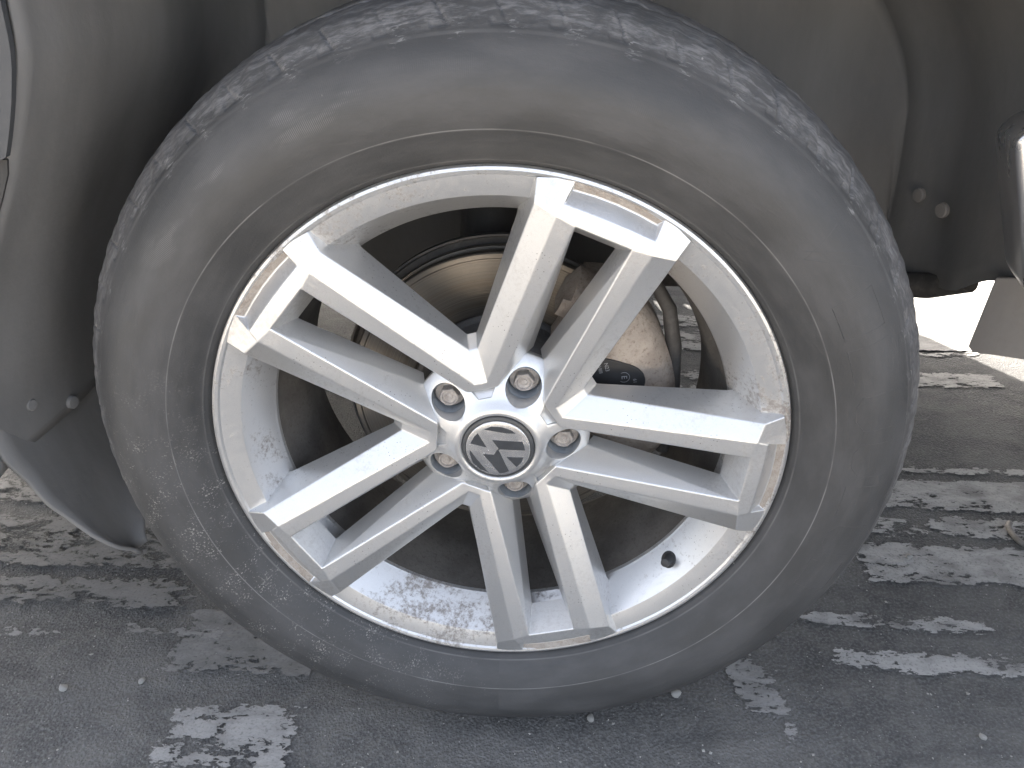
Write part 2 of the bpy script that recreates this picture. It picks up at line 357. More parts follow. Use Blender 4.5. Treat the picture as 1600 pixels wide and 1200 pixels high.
def glyph(a, r0, r1, wdeg, kind):
    b = a - wdeg
    d = dict(box=[[(r0, a), (r1, a), (r1, b), (r0, b), (r0, a)]], cup=[[(r1, a), (r0 + .006, a), (r0, a - wdeg * .3), (r0, b + wdeg * .3), (r0 + .006, b), (r1, b)]],
             bar=[[(r0, a), (r1, a)], [(r0, a), (r0, b)]], slash=[[(r0, a), (r1, b)], [(r0 + .004, a + 1), (r1, b + 2.4)], [(r0, a), (r1, a + 1)]])
    strokes.extend(d[kind])
for a, k in ((41, 'slash'), (32, 'box'), (24, 'bar'), (15.5, 'cup'), (7, 'cup'), (-1, 'bar'), (-9, 'cup'), (-17, 'box')):
    glyph(a, .303, .335, 6.0, k)
for a in (172, 176.5, 190, 194): strokes.append([(.271, a), (.279, a)]); strokes.append([(.271, a), (.271, a + 1.2)])
for st in strokes: ribbons('raised_moulding', [st], .0008, .00012, M['tyre'], tyre)

# ---- alloy rim: lip and barrel turned as one piece, five twin spokes, hub, cap, bolts
rim = lathe('alloy_rim', [(.2560, .012), (.2590, .006), (.2588, .0005), (.2575, -.0022), (.2552, -.0030), (.2528, -.0022), (.2512, -.0006), (.2352, .0036), (.2343, .0040), (.2336, .0050), (.2160, .0375), (.2150, .0392), (.2142, .0405), (.2134, .0440)],
            M['barrel'], car, seg=360, angle=13, loc=WC)
bm = bmesh.new(); bm.from_mesh(rim.data)                                   # open the lip where the slots at the spoke ends are sunk
for f in bm.faces[:]:
    c = f.calc_center_median(); rr = math.hypot(c.x, c.z); a = (math.degrees(math.atan2(c.z, c.x)) - 68.07 + 36) % 72 - 36
    if rr < .2515 and c.y < .006 and abs(a) < 8.0: bm.faces.remove(f)
bm.to_mesh(rim.data); bm.free()
lathe('inner_barrel', [(.2134, .0440), (.2136, .060), (.207, .085), (.205, .12), (.209, .165), (.222, .185), (.238, .195), (.248, .205), (.252, .215), (.258, .216)], M['inner'], rim, 160, 24)
def pol(r, deg, y): return (r * math.cos(R(deg)), r * math.sin(R(deg)), y)
def half_sector():
    K = {}
    K['e2V'] = pol(.0649, 30.79, .0159); K['e1V'] = pol(.0922, 33.64, .0296); K['bkV'] = pol(.1020, 33.39, .0426)
    K['e2V0'] = pol(.0644, 36, .0159); K['e1V0'] = pol(.0921, 36, .0296); K['bkV0'] = pol(.1019, 36, .0426)
    K['e3i'] = pol(.0590, 21.9, .0172); K['bd0'] = pol(.0572, 36, .0168); K['bd1'] = pol(.0578, 28, .0168)
    K['e3o'] = (.2222, .0237, -.0108); K['e2o'] = (.2248, .0402, -.0112); K['e1o'] = pol(.2353, 14.62, -.0094)
    K['C1'] = pol(.2522, 14.70, -.0032); K['A1'] = pol(.2540, 11.6, -.0028); K['Pk'] = pol(.2538, 8.5, -.0027); K['pi'] = (.2345, .0378, -.0098)
    K['hc'] = pol(.2125, 17.7, .035); K['ob'] = pol(.2510, 16.2, .012); K['ob2'] = pol(.2330, 17.3, .036)
    K['f4'] = pol(.0838, 5.96, .0384); K['hi'] = (.0900, .0035, .047); K['sb'] = (.2097, .0183, .021)
    K['sk1'] = pol(.0590, 21.9, .030); K['sk0'] = pol(.0572, 36, .030); K['skb'] = pol(.0578, 28, .030); K['sk4'] = pol(.0830, 5.9, .048)
    K['Pf'] = pol(.2472, 8.3, .0008); K['Pf2'] = pol(.2472, 4.15, .0008); K['Pf0'] = (.2472, 0, .0008)
    K['Pk2'] = pol(.2538, 4.25, -.0027); K['Pk0'] = (.2538, 0, -.0027); K['pi2'] = (.2352, .0189, -.0101); K['pi0'] = (.2354, 0, -.0102)
    K['e3m'] = (.2222, .0118, -.0109); K['e30'] = (.2222, 0, -.0109); K['sbm'] = (.2097, .009, .021); K['sb0'] = (.2097, 0, .021)
    F = [('e1o', 'e1V', 'bkV', 'hc'), ('C1', 'e1o', 'hc', 'ob2', 'ob'), ('e1o', 'e2o', 'e2V', 'e1V'), ('e2o', 'e3o', 'e3i', 'bd1', 'e2V'), ('e3o', 'f4', 'e3i'), ('e3o', 'sb', 'hi', 'f4'),
         ('e2V', 'e2V0', 'e1V0', 'e1V'), ('e1V', 'e1V0', 'bkV0', 'bkV'), ('e2V', 'bd1', 'bd0', 'e2V0'),
         ('e1o', 'C1', 'A1', 'e2o'), ('e2o', 'A1', 'Pk', 'pi'), ('e3o', 'e2o', 'pi'),
         ('e3o', 'pi', 'pi2', 'e3m'), ('e3m', 'pi2', 'pi0', 'e30'), ('pi', 'Pf', 'Pf2', 'pi2'), ('pi2', 'Pf2', 'Pf0', 'pi0'), ('pi', 'Pk', 'Pf'), ('Pk', 'Pk2', 'Pf2', 'Pf'), ('Pk2', 'Pk0', 'Pf0', 'Pf2'),
         ('e3o', 'e3m', 'sbm', 'sb'), ('e3m', 'e30', 'sb0', 'sbm'),
         ('e3i', 'sk1', 'skb', 'bd1'), ('bd1', 'skb', 'sk0', 'bd0'), ('e3i', 'f4', 'sk4', 'sk1')]
    return K, F
def spoke_mesh():
    K, F = half_sector(); bm = bmesh.new()
    for s in (1, -1):
        for f in F:
            vs = [bm.verts.new((K[k][0], K[k][2], s * K[k][1])) for k in f]
            bm.faces.new(vs if s > 0 else vs[::-1]).material_index = 1 if f[0] in ('Pk', 'Pk2') and f[1] in ('Pk2', 'Pk0') else 0
    bmesh.ops.remove_doubles(bm, verts=bm.verts[:], dist=1e-5)
    bmesh.ops.recalc_face_normals(bm, faces=bm.faces[:])
    es = [e for e in bm.edges if len(e.link_faces) == 2 and e.calc_face_angle(0) > R(7)]
    bmesh.ops.bevel(bm, geom=es, offset=.0012, segments=3, profile=.55, affect='EDGES', clamp_overlap=True, offset_type='OFFSET')
    me = bpy.data.meshes.new('twin_spoke'); bm.to_mesh(me); bm.free(); me.materials.append(M['silver']); me.materials.append(M['grime']); me.shade_smooth(); return me
PHASE = 68.07
sm = spoke_mesh()
for k in range(5):
    o = link(bpy.data.objects.new('twin_spoke', sm), rim); o.rotation_euler = (0, -R(PHASE + 72 * k), 0); wn(o)
def evaluated(o):
    dg = bpy.context.evaluated_depsgraph_get(); m2 = bpy.data.meshes.new_from_object(o.evaluated_get(dg)); o.modifiers.clear(); o.data = m2
def hub():
    prof = [(.0298, .030), (.0325, .014), (.0336, .0092), (.0344, .0078), (.0360, .0070), (.0385, .0072), (.0410, .0088), (.0440, .0122), (.0480, .0152), (.0560, .0190), (.0640, .0232), (.0740, .0300), (.0835, .0372), (.0855, .0395), (.0850, .046), (.0800, .056), (.0298, .056), (.0298, .030)]
    o = lathe('hub_centre', prof, M['silver'], rim, seg=120, angle=0)
    bm = bmesh.new()
    for k in range(5):
        a = R(PHASE + 72 * k); c = Vector((.0603 * math.cos(a), 0, .0603 * math.sin(a)))
        r_ = bmesh.ops.create_cone(bm, segments=40, radius1=.0160, radius2=.0168, depth=.055, cap_ends=True)
        mt = Matrix.Translation(c + Vector((0, .0205, 0))) @ Matrix.Rotation(R(90), 4, 'X')
        bmesh.ops.transform(bm, matrix=mt, verts=r_['verts'])
        # small trapezoid notch on the axis between two pairs
        b = R(PHASE + 36 + 72 * k); u = Vector((math.cos(b), 0, math.sin(b))); t = Vector((-math.sin(b), 0, math.cos(b)))
        pts = [(.0487, .0060, .0168), (.0590, .0125, .0255)]
        vs = []
        for y_off in (None, -.01):
            for (rr, hw, yy) in pts:
                for sgn in (1, -1):
                    p = u * rr + t * (hw * sgn if y_off is None else (hw + .004) * sgn); p.y = yy if y_off is None else y_off; vs.append(bm.verts.new(p))
        f = [(0, 1, 3, 2), (4, 6, 7, 5), (0, 2, 6, 4), (1, 5, 7, 3), (0, 4, 5, 1), (2, 3, 7, 6)]
        for q in f: bm.faces.new([vs[i] for i in q])
    cut = bm_obj('cutter', bm, M['recess'], rim, 0)
    m = o.modifiers.new('b', 'BOOLEAN'); m.operation = 'DIFFERENCE'; m.object = cut; m.solver = 'EXACT'
    bpy.context.view_layer.update(); evaluated(o)
    me = o.data
    bm = bmesh.new(); bm.from_mesh(me)
    for f in bm.faces: f.smooth = True
    es = [e for e in bm.edges if len(e.link_faces) == 2 and e.calc_face_angle(0) > R(40)]
    bmesh.ops.bevel(bm, geom=es, offset=.0006, segments=2, profile=.5, affect='EDGES', clamp_overlap=True)
    bm.to_mesh(me); bm.free(); me.shade_smooth(); me.set_sharp_from_angle(angle=R(50))
    bpy.data.objects.remove(cut)
    return o
hub()
# wells behind the bolts, bolts
def bolt_mesh():
    bm = bmesh.new()
    def ring(n, r, y, ph=0): return [bm.verts.new((r * math.cos(2 * math.pi * k / n + ph), y, r * math.sin(2 * math.pi * k / n + ph))) for k in range(n)]
    n = 48
    hexr = lambda k: .0096 * math.cos(math.pi / 6) / math.cos((2 * math.pi * k / n) % (math.pi / 3) - math.pi / 6)
    spec = [(lambda k: .0145, .047), (lambda k: .0145, .0415), (lambda k: .0132, .0395), (lambda k: hexr(k) * 1.02, .0388), (hexr, .0330), (lambda k: min(hexr(k), .0094), .0312), (lambda k: .0082, .0303),
            (lambda k: .0068, .0301), (lambda k: .0058, .0318), (lambda k: .0034, .0322), (lambda k: .0026, .0315), (lambda k: .0004, .0313)]
    rings = [[bm.verts.new((f(k) * math.cos(2 * math.pi * k / n), y, f(k) * math.sin(2 * math.pi * k / n))) for k in range(n)] for f, y in spec]
    for a, b in zip(rings, rings[1:]):
        for k in range(n): bm.faces.new((a[k], a[(k + 1) % n], b[(k + 1) % n], b[k]))
    bm.faces.new(rings[-1]); bmesh.ops.recalc_face_normals(bm, faces=bm.faces[:])
    me = bpy.data.meshes.new('wheel_bolt'); bm.to_mesh(me); bm.free(); me.materials.append(M['bolt']); me.shade_smooth(); me.set_sharp_from_angle(angle=R(28)); return me
bme = bolt_mesh()
wellme = None
for k in range(5):
    a = R(PHASE + 72 * k); loc = (.0603 * math.cos(a), 0, .0603 * math.sin(a))
    o = link(bpy.data.objects.new('wheel_bolt', bme), rim); o.location = loc; o.rotation_euler = (0, random.uniform(0, 6), 0)
    if wellme is None:
        wo = lathe('bolt_well', [(.0158, .030), (.0155, .046), (.0001, .047)], M['recess'], rim, 40, 40); wellme = wo.data
    else: wo = link(bpy.data.objects.new('bolt_well', wellme), rim)
    wo.location = loc
lathe('cap_ring', [(.0334, .013), (.0333, .0088), (.0326, .0075), (.0312, .0070), (.0302, .0068), (.0298, .0072), (.0288, .0102)], M['ring'], rim, 96)
capd = lathe('centre_cap', [(.0296, .0102), (.0296, .0064), (.0294, .0057), (.0289, .0052)] + [(r / 10000, .0040 + .0010 * (r / 290) ** 2) for r in (270, 240, 210, 180, 150, 120, 90, 60, 30, 4)], M['chrome'], rim, 96)
EM = [[(-12.3, 21.6), (-5.9, 24.7), (3.8, 24.4), (12.5, 21.2), (16.2, 18.0), (7.6, 18.1), (-4.0, 20.1)], [(-18.2, 17.3), (-21.6, 13.2), (-24.0, 8.4), (-24.9, 6.0), (-10.2, 2.5)],
      [(-5.1, 10.7), (22.3, 9.2), (24.0, 4.5), (24.8, -.2), (2.1, .9), (.7, .0), (-2.2, -5.4), (.2, -8.2), (10.0, -23.9), (5.8, -25.8), (1.4, -26.7), (-13.8, -5.0), (-3.6, -5.3), (-.9, -.2), (.6, 1.6)],
      [(-25.6, -1.2), (-26.0, -5.4), (-23.4, -15.0), (-16.6, -22.7), (-9.6, -25.3), (-19.4, -11.2)], [(8.0, -7.7), (23.6, -7.9), (21.4, -13.6), (17.0, -18.8)]]
bm = bmesh.new()
for p in EM:
    f = bm.faces.new([bm.verts.new((x / 1000, .00385 + .0010 * (math.hypot(x, z) / 29) ** 2 - .0001, z / 1000)) for x, z in p])
bmesh.ops.triangulate(bm, faces=bm.faces[:])
r_ = bmesh.ops.extrude_face_region(bm, geom=bm.faces[:]); 
for v in [g for g in r_['geom'] if isinstance(g, bmesh.types.BMVert)]: v.co.y += .0012
bm_obj('emblem', bm, M['dark'], rim, 30)
# valve in the barrel
va = R(-39.8); nb = Vector((-math.cos(va) * .879, -.476, -math.sin(va) * .879)).normalized()
vp = Vector((.2237 * math.cos(va), .0240, .2237 * math.sin(va)))
bm = bmesh.new(); tube(bm, [vp - nb * .004, vp + nb * .0006, vp + nb * .0016], [.0088, .0088, .0080], 24); bm_obj('valve_hole_grommet', bm, M['rubber'], rim, 40)
bm = bmesh.new(); vs_ = (nb * .8 + Vector((0, -.6, 0))).normalized()
tube(bm, [vp, vp + vs_ * .004, vp + vs_ * .006, vp + vs_ * .012, vp + vs_ * .0135, vp + vs_ * .014], [.0070, .0066, .0048, .0046, .0042, .003], 20); bm_obj('valve_stem', bm, M['rubber'], rim, 40)

# ---- brake
disc = lathe('brake_disc', [(.0920, .1010), (.0945, .0995), (.1480, .0995), (.1490, .0985), (.1535, .0985), (.1545, .0993), (.1545, .106), (.150, .1065), (.150, .117), (.1545, .1175), (.1545, .124), (.09, .124)], M['disc'], car, 160, 30, loc=WC)
lathe('disc_hat', [(.0, .0500), (.074, .0500), (.0790, .0515), (.0822, .0550), (.0835, .0600), (.0850, .0930), (.0870, .0975), (.0905, .0985), (.0920, .1010)], M['hat'], disc, 120, 30)
lathe('splash_shield', [(.060, .131), (.150, .131), (.160, .127), (.163, .120), (.165, .120), (.164, .130), (.152, .135), (.06, .135)], M['frame'], car, 96, 30, loc=WC, a0=R(75), a1=R(330))
def sector_block(bm, r0, r1, a0, a1, y0, y1, n=14, rj=.0):
    g = []
    for i in range(n + 1):
        a = R(a0 + (a1 - a0) * i / n); e = min(i, n - i) / n
        k = 1 - .10 * max(0, 1 - e * 8)
        g.append([bm.verts.new((r * math.cos(a), y, r * math.sin(a))) for r, y in ((r0, y0 + .004), (r0 + .008, y0), ((r0 + r1) / 2 * k + (1 - k) * r0, y0 - .003 * min(1, e * 6)), (r1 * k - .012, y0 + .003), (r1 * k, y0 + .016), (r1 * k, y1), (r0, y1))])
    m = len(g[0])
    for a, b in zip(g, g[1:]):
        for k in range(m): bm.faces.new((a[k], a[(k + 1) % m], b[(k + 1) % m], b[k]))
    bm.faces.new(g[0]); bm.faces.new(g[-1])
bm = bmesh.new(); sector_block(bm, .092, .171, -24, 60, .068, .135)
bmesh.ops.bevel(bm, geom=[e for e in bm.edges if len(e.link_faces) == 2 and e.calc_face_angle(0) > R(25)], offset=.004, segments=3, profile=.5, affect='EDGES')
cal = bm_obj('brake_caliper', bm, M['caliper'], car, 50, WC)
bm = bmesh.new(); sector_block(bm, .120, .160, 44, 66, .0600, .10, 8)
bmesh.ops.bevel(bm, geom=[e for e in bm.edges if len(e.link_faces) == 2 and e.calc_face_angle(0) > R(25)], offset=.005, segments=3, profile=.5, affect='EDGES')
bm_obj('caliper_ear', bm, M['caliper'], cal, 50)
# retaining bracket and its dark clip behind the caliper
bm = bmesh.new(); tube(bm, [(.140, .10, .130), (.158, .10, .100), (.166, .10, .06), (.170, .10, .0), (.166, .10, -.06)], [.006, .007, .008, .008, .007], 10); bm_obj('caliper_bracket', bm, M['frame'], cal, 50)
# black oval label
bm = bmesh.new()
cx, cz = .1030, .0430; lv = []
for k in range(40):
    t = 2 * math.pi * k / 40; ex = .0335 * math.copysign(abs(math.cos(t)) ** .8, math.cos(t)); ez = .0200 * math.copysign(abs(math.sin(t)) ** .8, math.sin(t))
    q = R(-12); lv.append((cx + ex * math.cos(q) - ez * math.sin(q), .0640, cz + ex * math.sin(q) + ez * math.cos(q)))
f = bm.faces.new([bm.verts.new(v) for v in lv]); r_ = bmesh.ops.extrude_face_region(bm, geom=[f])
for v in [g for g in r_['geom'] if isinstance(g, bmesh.types.BMVert)]: v.co.y += .006
bm_obj('pad_label', bm, M['label'], cal, 30)
def text(name, body, size, x, z, rot, mat, parent, y):
    cu = bpy.data.curves.new(name, 'FONT'); cu.body = body; cu.size = size; cu.align_x = 'CENTER'; cu.align_y = 'CENTER'
    o = bpy.data.objects.new(name, cu); COL.objects.link(o); bpy.context.view_layer.update()
    me = bpy.data.meshes.new_from_object(o.evaluated_get(bpy.context.evaluated_depsgraph_get())); bpy.data.objects.remove(o)
    me.materials.clear(); me.materials.append(mat); o = link(bpy.data.objects.new(name, me), parent)
    o.rotation_euler = (R(90), R(rot), 0); o.location = (x, y, z)
text('label_print', 'E', .0075, .1160, .0455, 82, M['ink'], cal, .0637); text('label_print', '61', .0048, .1265, .0420, 82, M['ink'], cal, .0637)
text('label_print', 'N23', .0052, .0990, .0560, 75, M['ink'], cal, .0637); text('label_print', 'VIIII', .0050, .0930, .0530, 75, M['ink'], cal, .0637)
bm = bmesh.new(); tube(bm, [(.1160 + .0052 * math.cos(t), .0638, .0455 + .0052 * math.sin(t)) for t in np.linspace(-2.2, 2.2, 24)], .00022, 5); bm_obj('label_print', bm, M['ink'], cal, 0)

# ---- suspension behind the wheel
bm = bmesh.new(); tube(bm, [(0, .13, H), (0, .20, H), (0, .24, H)], [.06, .05, .035], 24); tube(bm, [(0, .24, H), (0, .80, H + .03)], .018, 16); bm_obj('drive_shaft', bm, M['frame'], car, 40)
bm = bmesh.new(); tube(bm, [(-.02, .20, H - .10), (-.03, .21, H + .05), (-.01, .25, H + .30), (0, .28, H + .60)], [.035, .030, .028, .028], 20); bm_obj('strut', bm, M['frame'], car, 40)
bm = bmesh.new(); tube(bm, [(-.01, .19, H - .13), (-.10, .40, H - .10), (-.22, .70, H - .06)], [.03, .028, .03], 12); tube(bm, [(-.01, .19, H - .13), (.06, .40, H - .10), (.12, .70, H - .06)], [.03, .026, .03], 12); bm_obj('control_arm', bm, M['frame'], car, 40)
bm = bmesh.new(); tube(bm, [(.10, .22, H - .02), (.12, .5, H + .02), (.14, .8, H + .03)], .011, 10); bm_obj('tie_rod', bm, M['frame'], car, 40)

# ---- wheel arch liner: follows the arch, runs inward and closes with a back wall
ARCH = [(-.452, -.02), (-.440, .05), (-.405, .15), (-.340, .26), (-.310, .33), (-.300, .385), (-.266, .44), (-.18, .485), (0, .505), (.20, .490), (.36, .43), (.455, .33), (.488, .24), (.498, .204)]
def smooth_path(P, n): return [tuple(p) for p in catmull(P, n)]
AP = smooth_path(ARCH, 6)
BACK = .375
def build_liner():
    vs, fs = [], []; n = len(AP)
    ny = 26
    for i, (x, z) in enumerate(AP):
        u = i / (n - 1)
        for j in range(ny + 1):
            t = j / ny; y = -.047 + t * (BACK + .047)
            k = 1.0 - .06 * max(0, (t - .80) / .20) ** 2                       # rounds into the back wall
            wob = .0035 * math.sin(5 * u * 6.28 + 3 * t) + .005 * math.sin(t * 15 + 7 * u) * (1 if t > .06 else 0)
            f = k + wob
            zz = z
            q = max(0, (i - (n - 8)) / 7)                                      # ragged lower edge at the rear
            zz = z - q * (.19 * t + .004 * math.sin(t * 11) + .003 * math.sin(t * 29))
            vs.append((x * f, y, H + (zz * f if z > 0 else zz)))
    for i in range(n - 1):
        for j in range(ny):
            a = i * (ny + 1) + j; fs.append((a, a + 1, a + ny + 2, a + ny + 1))
    # back wall from the inner edge down to a ragged hem
    base = len(vs); m = 14
    inner = [vs[i * (ny + 1) + ny] for i in range(n)]
    for i, p in enumerate(inner):
        xe = p[0]; zb = H + .01 + .03 * (xe > .2) + .006 * math.sin(xe * 30)
        for j in range(m + 1):
            t = j / m; bow = .012 * math.sin(t * 3.14) * math.sin(xe * 9)
            vs.append((p[0] * (1 - .02 * t), p[1] + .004 + bow + .012 * min(1, t * 4), p[2] + (min(zb, p[2]) - p[2]) * t))
    for i in range(n - 1):
        for j in range(m):
            a = base + i * (m + 1) + j; fs.append((a, a + 1, a + m + 2, a + m + 1))
        a = i * (ny + 1) + ny; fs.append((a, base + i * (m + 1), base + (i + 1) * (m + 1), a + ny + 1))
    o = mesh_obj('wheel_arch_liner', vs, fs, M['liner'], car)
    md = o.modifiers.new('t', 'SOLIDIFY'); md.thickness = .003; md.offset = 0
    return o
liner = build_liner()
def disc_screw(p, nrm, r, parent, mat):
    bm = bmesh.new(); nrm = Vector(nrm).normalized(); p = Vector(p)
    tube(bm, [p - nrm * .002, p + nrm * .0015, p + nrm * .0028, p + nrm * .0031], [r, r, r * .85, r * .3], 20); bm_obj('screw_clip', bm, mat, parent, 40)
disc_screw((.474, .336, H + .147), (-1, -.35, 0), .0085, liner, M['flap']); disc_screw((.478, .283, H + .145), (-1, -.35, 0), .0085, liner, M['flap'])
# front splash guard: a tongue that hangs below the bumper corner ahead of the tyre
def tongue():
    vs, fs = [], []; n, m = 30, 14
    lo = [(172, -.030), (181, -.024), (185, -.012), (189, -.006), (193, .006), (197, .016), (201, .030), (204, .050)]
    hi = [(172, .330), (180, .30), (188, .230), (194, .160), (199, .110), (202, .090), (204, .070)]
    for i in range(n + 1):
        a = 172 + 32.5 * i / n; ya = np.interp(a, *zip(*lo)); yb = np.interp(a, *zip(*hi)); rr = .455 - .00045 * (a - 172)
        for j in range(m + 1):
            t = j / m; y = ya + (yb - ya) * t; r = rr + .010 * math.sin(t * 3.14) - .004 * max(0, 1 - t * 8)
            vs.append((r * math.cos(R(a)), y, H + r * math.sin(R(a))))
    for i in range(n):
        for j in range(m): a = i * (m + 1) + j; fs.append((a, a + 1, a + m + 2, a + m + 1))
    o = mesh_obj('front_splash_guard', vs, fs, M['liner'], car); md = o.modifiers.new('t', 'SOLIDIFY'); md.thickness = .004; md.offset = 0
    return o
tg = tongue()
disc_screw((-.444, .055, H + .10), (1, -.2, 0), .008, tg, M['liner']); disc_screw((-.446, .085, H - .01), (1, -.2, 0), .007, tg, M['liner']); disc_screw((-.447, .03, H + .02), (1, -.2, 0), .006, tg, M['liner'])

# ---- body shell
YN, YF = -.048, 1.908                                                         # near and far side of the body
def shell():
    arch_f = [(x * 1.018, z * 1.018) for x, z in AP if z > -.01]
    XR = 3.02
    low = .02                                                                   # sill height relative to the wheel centre
    rear = [(XR + .52 * math.cos(R(a)), .02 + .50 * math.sin(R(a))) for a in range(180, -1, -10)]
    out = [(-1.02, -.02), (-.62, -.03)] + arch_f + [(.53, low)] + rear + [(4.05, .05), (4.12, .40), (4.08, .78), (1.0, .76), (.2, .72), (-.75, .62), (-1.00, .45)]
    out = [(x, z + H) for x, z in out]
    s_ = 3 + len(arch_f)                                                       # unseen far underside raised to let sun reach the ground below
    bm = bmesh.new()
    near = [bm.verts.new((x, YN, z)) for x, z in out]; far = [bm.verts.new((x, YF, max(z, H + .45) if (2 <= i < s_ and x > .25) or i == s_ else z)) for i, (x, z) in enumerate(out)]
    from mathutils.geometry import tessellate_polygon
    for t in tessellate_polygon([[Vector((x, z, 0)) for x, z in out]]):
        bm.faces.new([near[i] for i in t]); bm.faces.new([far[i] for i in t])
    arc_idx = set(range(2, 2 + len(arch_f))); s = 2 + len(arch_f); arc2 = set(range(s, s + len(rear) + 1))
    for i in range(len(out)):
        j = (i + 1) % len(out)
        if (i in arc_idx and j in arc_idx) or (i in arc2 and j in arc2):
            # arch lip turned inward
            for side, v, d in ((0, near, .03), (1, far, -.03)):
                a = bm.verts.new(v[i].co + Vector((0, d, .0))); b = bm.verts.new(v[j].co + Vector((0, d, .0))); bm.faces.new((v[i], v[j], b, a))
            continue
        bm.faces.new((near[i], far[i], far[j], near[j]))
    bmesh.ops.remove_doubles(bm, verts=bm.verts[:], dist=1e-6)
    o = bm_obj('body_shell', bm, M['body'], car, 30)
    bm = bmesh.new()                                                            # cabin
    pr = [(.55, .74), (1.15, 1.30), (1.45, 1.38), (2.95, 1.36), (3.55, 1.22), (3.95, .76)]
    a = [bm.verts.new((x, YN + .05 + (z - .74) * .30, z + H)) for x, z in pr]; b = [bm.verts.new((x, YF - .05 - (z - .74) * .30, z + H)) for x, z in pr]
    bm.faces.new(a); bm.faces.new(b[::-1])
    for i in range(len(pr)): j = (i + 1) % len(pr); bm.faces.new((a[i], b[i], b[j], a[j]))
    bm_obj('cabin', bm, M['body'], car, 25)
    for x0, x1, x2, x3 in ((.95, 1.85, 1.75, 1.28), (1.93, 2.85, 2.80, 1.95), (2.95, 3.6, 3.35, 2.92)):
        for yy, s in ((YN, 1), (YF, -1)):
            P = [(x0, .84), (x1, .84), (x2, 1.27), (x3, 1.27)]
            mesh_obj('window', [(x, yy + s * (.05 + (z - .74) * .30 - .006), z + H) for x, z in P], [(0, 1, 2, 3)], M['glass'], car, False)
    mesh_obj('windscreen', [(.62, YN + .16, .80 + H), (.62, YF - .16, .80 + H), (1.10, YF - .26, 1.262 + H), (1.10, YN + .26, 1.262 + H)], [(0, 1, 2, 3)], M['glass'], car, False).location = (-.012, 0, .012)
    # grey bumper corner (plastic) that shows at the front edge of the arch, above a seam
    bm = bmesh.new()
    ed = [(x, z) for x, z in AP if x < -.2 and .268 < z < .47]
    poly = [(-.80, .272), (ed[0][0] + .001, .272)] + [(x + .005, z) for x, z in ed] + [(ed[-1][0], .58), (-.80, .58)]
    f = bm.faces.new([bm.verts.new((x, YN - .012, z + H)) for x, z in poly]); r_ = bmesh.ops.extrude_face_region(bm, geom=[f])
    for v in [g for g in r_['geom'] if isinstance(g, bmesh.types.BMVert)]: v.co.y += .005
    bm_obj('fender_edge', bm, M['bumper'], car, 30)
    bm = bmesh.new()
    ed = [(x, z) for x, z in AP if x < 0 and z < .262]
    poly = [(-.80, -.06), (-.47, -.06)] + [(x + .003, z) for x, z in ed] + [(-.334, .270), (-.80, .270)]
    f = bm.faces.new([bm.verts.new((x, YN - .003, z + H)) for x, z in poly]); r_ = bmesh.ops.extrude_face_region(bm, geom=[f])
    for v in [g for g in r_['geom'] if isinstance(g, bmesh.types.BMVert)]: v.co.y += .002
    bm_obj('front_bumper', bm, M['dbump'], car, 30)
    # lip under the nose and engine-bay box, both unseen, added to block sun
    bm = bmesh.new(); box(bm, -1.05, -.98, .05, 1.81, .16, .42, .01); bm_obj('sun_block_lip', bm, M['liner'], car, 30)
    bm = bmesh.new(); box(bm, -.90, .62, .46, 1.40, H - .03, H + .55, .02); bm_obj('engine_sun_block', bm, M['frame'], car, 30)
shell()
# side step end (polished) and the dusty mud flap under it
bm = bmesh.new()
sec = [(.3530, .2840), (.362, .296), (.43, .335), (.66, .335), (.66, .140), (.430, .158), (.404, .166), (.394, .178)]
a = [bm.verts.new((x, -.030 + (.004 if i in (0, 7) else 0), z + H)) for i, (x, z) in enumerate(sec)]; b = [bm.verts.new((x + .038, .07, z - .012 + H)) for x, z in sec]
bm.faces.new(a); bm.faces.new(b[::-1])
for i in range(len(sec)): j = (i + 1) % len(sec); bm.faces.new((a[i], b[i], b[j], a[j]))
bmesh.ops.bevel(bm, geom=bm.edges[:], offset=.005, segments=3, profile=.5, affect='EDGES', clamp_overlap=True)
bm_obj('side_step', bm, M['step'], car, 40)
bm = bmesh.new()
fl = [(.4837, .1576, .1150), (.4806, .1604, .0377), (.4844, .1570, .0330), (.62, .0350, .0640), (.62, .0350, .1600)]
f = bm.faces.new([bm.verts.new((x, y, z + H)) for x, y, z in fl]); r_ = bmesh.ops.extrude_face_region(bm, geom=[f])
for v in [g for g in r_['geom'] if isinstance(g, bmesh.types.BMVert)]: v.co += Vector((.004, .005, 0))
bmesh.ops.bevel(bm, geom=bm.edges[:], offset=.0012, segments=2, profile=.5, affect='EDGES', clamp_overlap=True)
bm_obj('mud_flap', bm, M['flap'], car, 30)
bm = bmesh.new(); tube(bm, [(.44, .36, H + .055), (.47, .34, H + .035), (.50, .31, H + .045), (.52, .26, H + .07)], [.012, .016, .016, .012], 12); bm_obj('sill_stay', bm, M['frame'], car, 40)

# ---- other three wheels and an added shadow panel on the far side
def other_wheel(x, far):
    for src in (tyre, rim, disc):
        c = src.copy(); COL.objects.link(c); c.parent = car
        c.location = (x, 1.86 if far else 0, H); c.rotation_euler = (0, 0, math.pi if far else 0)
        for ch in src.children:
            if ch.name.startswith(('twin_spoke', 'hub_centre', 'centre_cap')): d = ch.copy(); COL.objects.link(d); d.parent = c
for x, far in ((0, True), (3.02, False), (3.02, True)): other_wheel(x, far)
bm = bmesh.new(); box(bm, .37, .44, 1.60, 1.84, .10, .82, .01); bm_obj('far_shadow_panel', bm, M['liner'], car, 30)  # unseen panel added to shape the shadow edge under the car

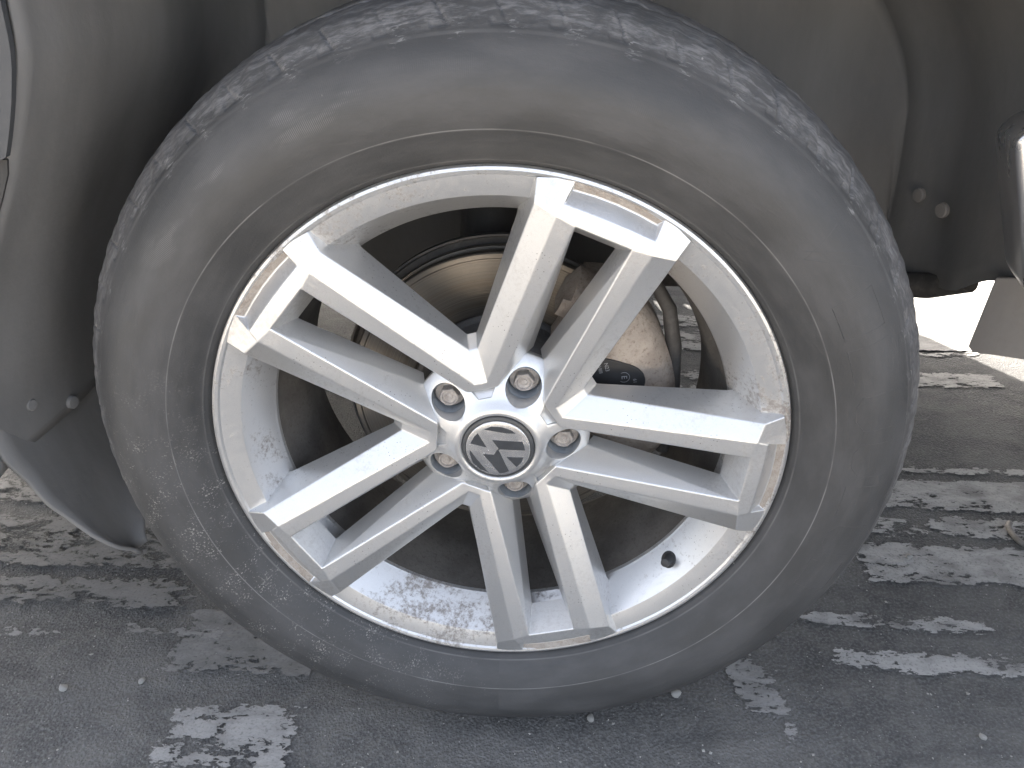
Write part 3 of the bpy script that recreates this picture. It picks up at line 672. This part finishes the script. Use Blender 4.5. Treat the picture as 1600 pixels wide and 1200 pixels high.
# ---------------------------------------------------------------- small things on the ground
def pebble_mesh(seed):
    r2 = random.Random(seed); bm = bmesh.new(); bmesh.ops.create_icosphere(bm, subdivisions=2, radius=1)
    ax = [Vector((r2.uniform(-1, 1), r2.uniform(-1, 1), r2.uniform(-1, 1))).normalized() for _ in range(7)]
    for v in bm.verts:
        for q in ax:
            d = v.co.dot(q)
            if d > .72: v.co -= q * (d - .72) * .9
        v.co.z *= .62
    me = bpy.data.meshes.new('pebble'); bm.to_mesh(me); bm.free(); me.materials.append(M['stone']); me.shade_smooth(); me.set_sharp_from_angle(angle=R(32)); return me
PM = [pebble_mesh(i) for i in range(4)]
named = [(.205, .041, .0072, 'pale pebble beside the tyre near the patch of worn paint'), (.103, .003, .0058, 'small pale pebble just in front of the tyre foot'), (-.523, .016, .0062, 'flat pale pebble alone on the dark asphalt ahead of the tyre'),
         (-.434, .030, .0050, 'small angular pebble on the asphalt ahead of the tyre'), (.540, .000, .0050, 'pebble on bare asphalt beyond the worn white stripe'), (.575, .292, .0060, 'dark-sided pebble lying on the broad worn white stripe')]
for k, (x, y, s, lab) in enumerate(named):
    o = link(bpy.data.objects.new('pebble', PM[k % 4])); o.location = (x, y, s * .45); o.scale = (s, s * .8, s); o.rotation_euler = (0, 0, k * 1.3)
    tag(o, lab, 'pebble', 'pebbles on the asphalt')
bm = bmesh.new(); pts = [(.757, .372, .006), (.750, .362, .006), (.7475, .345, .006), (.750, .328, .006), (.760, .318, .006), (.775, .316, .006), (.80, .322, .006)]
tube(bm, [tuple(p) for p in catmull(pts, 6)], .0042, 12); tag(bm_obj('metal_hook', bm, M['wire'], None, 40), 'bent grey metal hook lying on the striped asphalt', 'hook')
# loose grit: countless grains
vs, fs = [], []
for k in range(5200):
    x = rng.uniform(-1.1, 1.2); y = rng.uniform(-.15, .95); s = .0005 + .0011 * rng.random() ** 3 + (.0016 if rng.random() < .03 else 0)
    b = len(vs); q = rng.uniform(.5, 1.3, 6) * s; a = rng.uniform(0, 3)
    cs, sn = math.cos(a), math.sin(a)
    for dx, dy, dz in ((q[0], 0, .4), (-q[1], 0, .3), (0, q[2], .4), (0, -q[3], .3)): vs.append((x + dx * cs - dy * sn, y + dx * sn + dy * cs, .0010 + dz * s * .3))
    vs.append((x, y, .0012 + q[4] * .8))
    fs += [(b, b + 2, b + 4), (b + 2, b + 1, b + 4), (b + 1, b + 3, b + 4), (b + 3, b, b + 4)]
o = mesh_obj('loose_grit', vs, fs, M['stone'], None, False)
tag(o, 'fine pale grit scattered over the asphalt', 'grit', kind='stuff')
